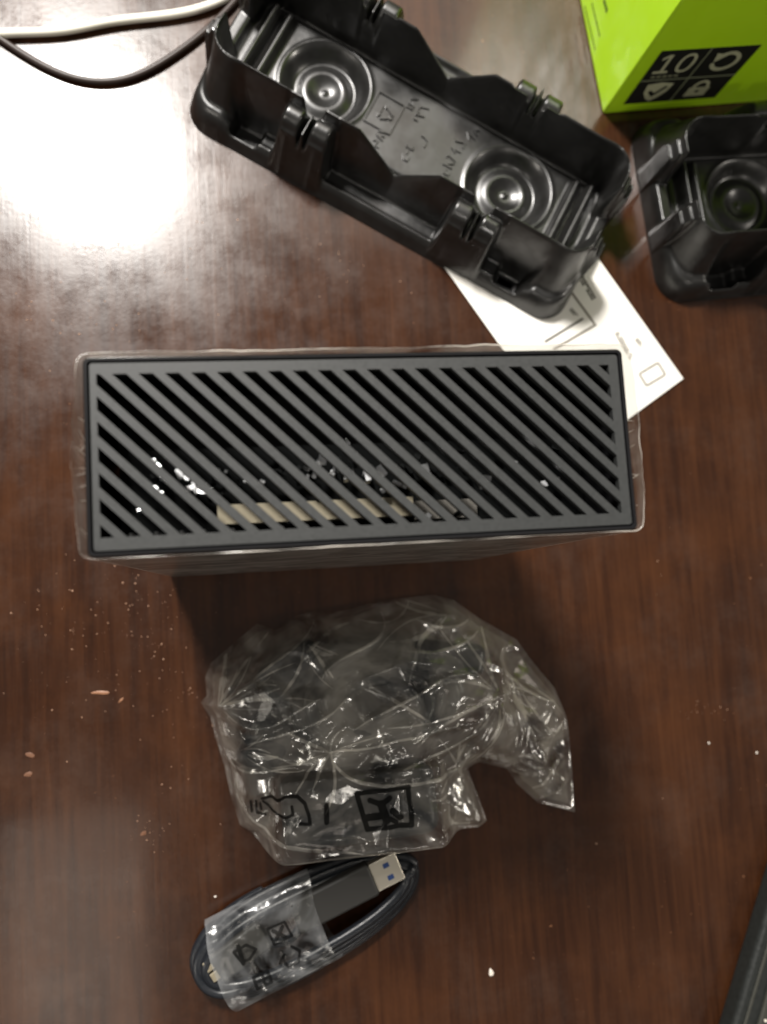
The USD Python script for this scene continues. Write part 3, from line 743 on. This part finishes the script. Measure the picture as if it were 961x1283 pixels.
# second lead running inside the loop to the small plug
h0, h1 = U(394, 1128), U(465, 1092)
dv = (h1-h0)/np.linalg.norm(h1-h0); ha = math.atan2(dv[1], dv[0])
def placed(m, o, a, z):
    m = m.copy(); m.apply_transform(trimesh.transformations.rotation_matrix(a, (0, 0, 1))); m.apply_translation((o[0], o[1], z)); return m
hl = np.linalg.norm(h1-h0)
obj('plug_housing', placed(rbox(hl+.010, .0142, .0078, .0016, (-.005, 0, 0)), (h0+h1)/2, ha, .0115), overmould, usb)
sh = obj('plug_shell', placed(rbox(.0125, .0121, .0046, .0004, (.0062, 0, 0)), h1, ha, .0117), metal, usb)
for yy in (-.0027, .0027):
    obj('latch_hole', placed(bx(.0055, .0082, yy-.0010, yy+.0010, .0, .00245), h1, ha, .0117), blue_hole, sh)
m0 = U(268, 1208)
obj('small_plug_housing', placed(rbox(.024, .0125, .0070, .0014, (.0135, 0, 0)), m0, .18, .0105), overmould, usb)
obj('small_plug', placed(rbox(.0050, .0046, .0022, .0004, (.0005, .0029, 0)), m0, .18, .0110), gold, usb)
obj('small_plug', placed(rbox(.0050, .0038, .0022, .0004, (.0005, -.0022, 0)), m0, .18, .0110), gold, usb)
ld = [(h0[0]-.006, h0[1]-.002, .0108), (h0[0]-.018, h0[1]-.008, .0095), (-.030, .008, .009), (-.044, .010, .0085), (-.050, .002, .0085), (-.046, -.008, .009), (-.036, -.011, .0095), (-.022, -.0115, .0095)]
obj('lead', tube(spline(ld, 80), .0020), black_cord, usb)
# flattened clear sleeve round the coil
s0, s1 = U(273, 1212, .012)[0], U(400, 1138, .012)[0]
sl = []
ns, nt = 90, 110
for i in range(ns):
    x = s0 + (s1-s0)*i/(ns-1)
    row = []
    for j in range(nt):
        a = 2*math.pi*j/nt
        c_, s_ = math.cos(a), math.sin(a)
        y = .0010 + .0190*np.sign(c_)*abs(c_)**.6
        z = .0082 + .0080*np.sign(s_)*abs(s_)**.55
        w = .0012*(meshkit.fbm(np.array([[x*120, y*160, z*60]]), 3, 5)[0]-.5)*2
        row.append((x + .0016*math.sin(a*2+1)*(1 if i in (0, ns-1) else .6) + .10*y*0, y + w*.4, max(z + w*(1 if s_ > 0 else .1), .0004)))
    sl.append(row)
sl = np.array(sl).reshape(-1, 3); f = []
for i in range(ns-1):
    for j in range(nt):
        k = (j+1) % nt
        f += [[i*nt+j, i*nt+k, (i+1)*nt+k], [i*nt+j, (i+1)*nt+k, (i+1)*nt+j]]
slv = thing('cable_sleeve', 'flat clear plastic sleeve with dark symbols round the coiled usb cable', 'plastic sleeve', (uc[0], uc[1], 0), math.degrees(uang))
obj('sleeve_film', trimesh.Trimesh(sl, np.array(f), process=False), sleeve_film, slv, smooth=True)
Z8 = lambda x, y: (220 + x/2.826, 1040 + y/2.826)
def ul(l, w): return LineString([tuple(U(*Z8(*q), .017)) for q in l]).buffer(w/2)
zs = .0176
sy = {
 'warning_square': [([(325, 350), (385, 322), (412, 372), (350, 405), (325, 350)], .0011), ([(345, 355), (392, 378)], .0016), ([(378, 340), (355, 388)], .0016)],
 'printed_symbol': [([(205, 430), (250, 405), (285, 420), (262, 455)], .0012), ([(205, 430), (235, 465), (262, 455)], .0012), ([(222, 410), (240, 470)], .0018)],
 'printed_loop': [([(375, 455), (400, 480), (435, 465), (440, 425), (410, 410)], .0012), ([(370, 470), (385, 440)], .0014)],
 'printed_letters': [([(275, 520), (325, 495), (340, 535), (290, 560), (275, 520)], .0013), ([(290, 535), (328, 518)], .0013), ([(308, 512), (316, 548)], .0012)]}
for nm, lst in sy.items():
    obj(nm, sheet(max(polys(ops.unary_union([ul(l, w) for l, w in lst])), key=lambda p: p.area), lambda x, y: zs + 0*x, .0006), ink_film, slv)

# ------------------------------------------------------------------ crumbs and chips on the varnish
def crumb(px, py, sx, sy, h, mat, label, ang=0, seed=0, cat='crumb'):
    p = at(px, py)
    m = trimesh.creation.icosphere(2, 1.0)
    m.vertices *= 1 + .9*(meshkit.noise(m.vertices*1.7 + seed*7.3, seed)[:, None]-.5)
    m.vertices *= [sx, sy, h]; m.vertices[:, 2] = np.maximum(m.vertices[:, 2], -.15*h) + .15*h
    m.apply_transform(trimesh.transformations.rotation_matrix(ang, (0, 0, 1))); m.apply_translation((p[0], p[1], .0001))
    obj('crumb', m, mat, smooth=True, label=label, cat=cat)
crumb(615, 1218, .0011, .0015, .0009, crumb_mat, 'tiny white crumb alone on the wood near the bottom edge', seed=1)
crumb(127, 868, .0034, .0007, .0002, chip_mat, 'long pale orange chip on the wood left of the bag', -.1, 2, 'chip')
crumb(152, 877, .0015, .0005, .0002, chip_mat, 'small slanted orange chip just right of the long chip', .7, 3, 'chip')
crumb(38, 946, .0019, .0009, .0001, scuff_mat, 'orange scuffed chip near the left edge, upper of two', -.3, 4, 'chip')
crumb(36, 970, .0016, .0009, .0001, scuff_mat, 'orange scuffed chip near the left edge, lower of two', .2, 5, 'chip')
crumb(180, 1044, .0013, .0008, .0002, scuff_mat, 'ragged orange chip on the wood between the bag and the usb cable', .5, 6, 'chip')
crumb(888, 931, .0005, .0005, .0003, crumb_mat, 'pale speck on the wood right of the bag, left of a pair', 0, 7)
crumb(948, 943, .0005, .0005, .0003, crumb_mat, 'pale speck on the wood at the right edge of the picture', 0, 8)
crumb(270, 1123, .0005, .0004, .0003, crumb_mat, 'pale speck on the wood just above the cable sleeve', 0, 9)

# fine dust and flecks lying on the varnish, too many to count
r6 = np.random.default_rng(77); dv_, df_ = [], []
for cx_, cy_, sx_, sy_, n in ((160, 765, 60, 35, 90), (200, 845, 45, 30, 50), (60, 800, 45, 60, 40), (185, 1040, 14, 14, 22), (230, 900, 30, 60, 25), (300, 330, 160, 70, 120), (60, 400, 50, 40, 40), (850, 700, 60, 160, 12), (700, 1100, 120, 90, 6), (880, 890, 22, 6, 18)):
    for k in range(n):
        p = at(r6.normal(cx_, sx_), r6.normal(cy_, sy_)); w = .00012 + .00042 * r6.random() ** 3; a = r6.uniform(0, 6.28)
        b0 = sum(len(q) for q in dv_)
        dv_.append(np.array([(p[0] + w*r6.uniform(.5, 1.3)*math.cos(a + t), p[1] + w*r6.uniform(.5, 1.3)*math.sin(a + t), .00002) for t in (0, 1.5, 3.1, 4.6)] + [(p[0], p[1], .00002 + w*.5)]))
        df_ += [[b0+i, b0+(i+1) % 4, b0+4] for i in range(4)]
obj('dust', trimesh.Trimesh(np.vstack(dv_), np.array(df_), process=False), fleck_mat, smooth=False, label='fine pale flecks of dust scattered over the dark wooden table', cat='dust', kind='stuff')
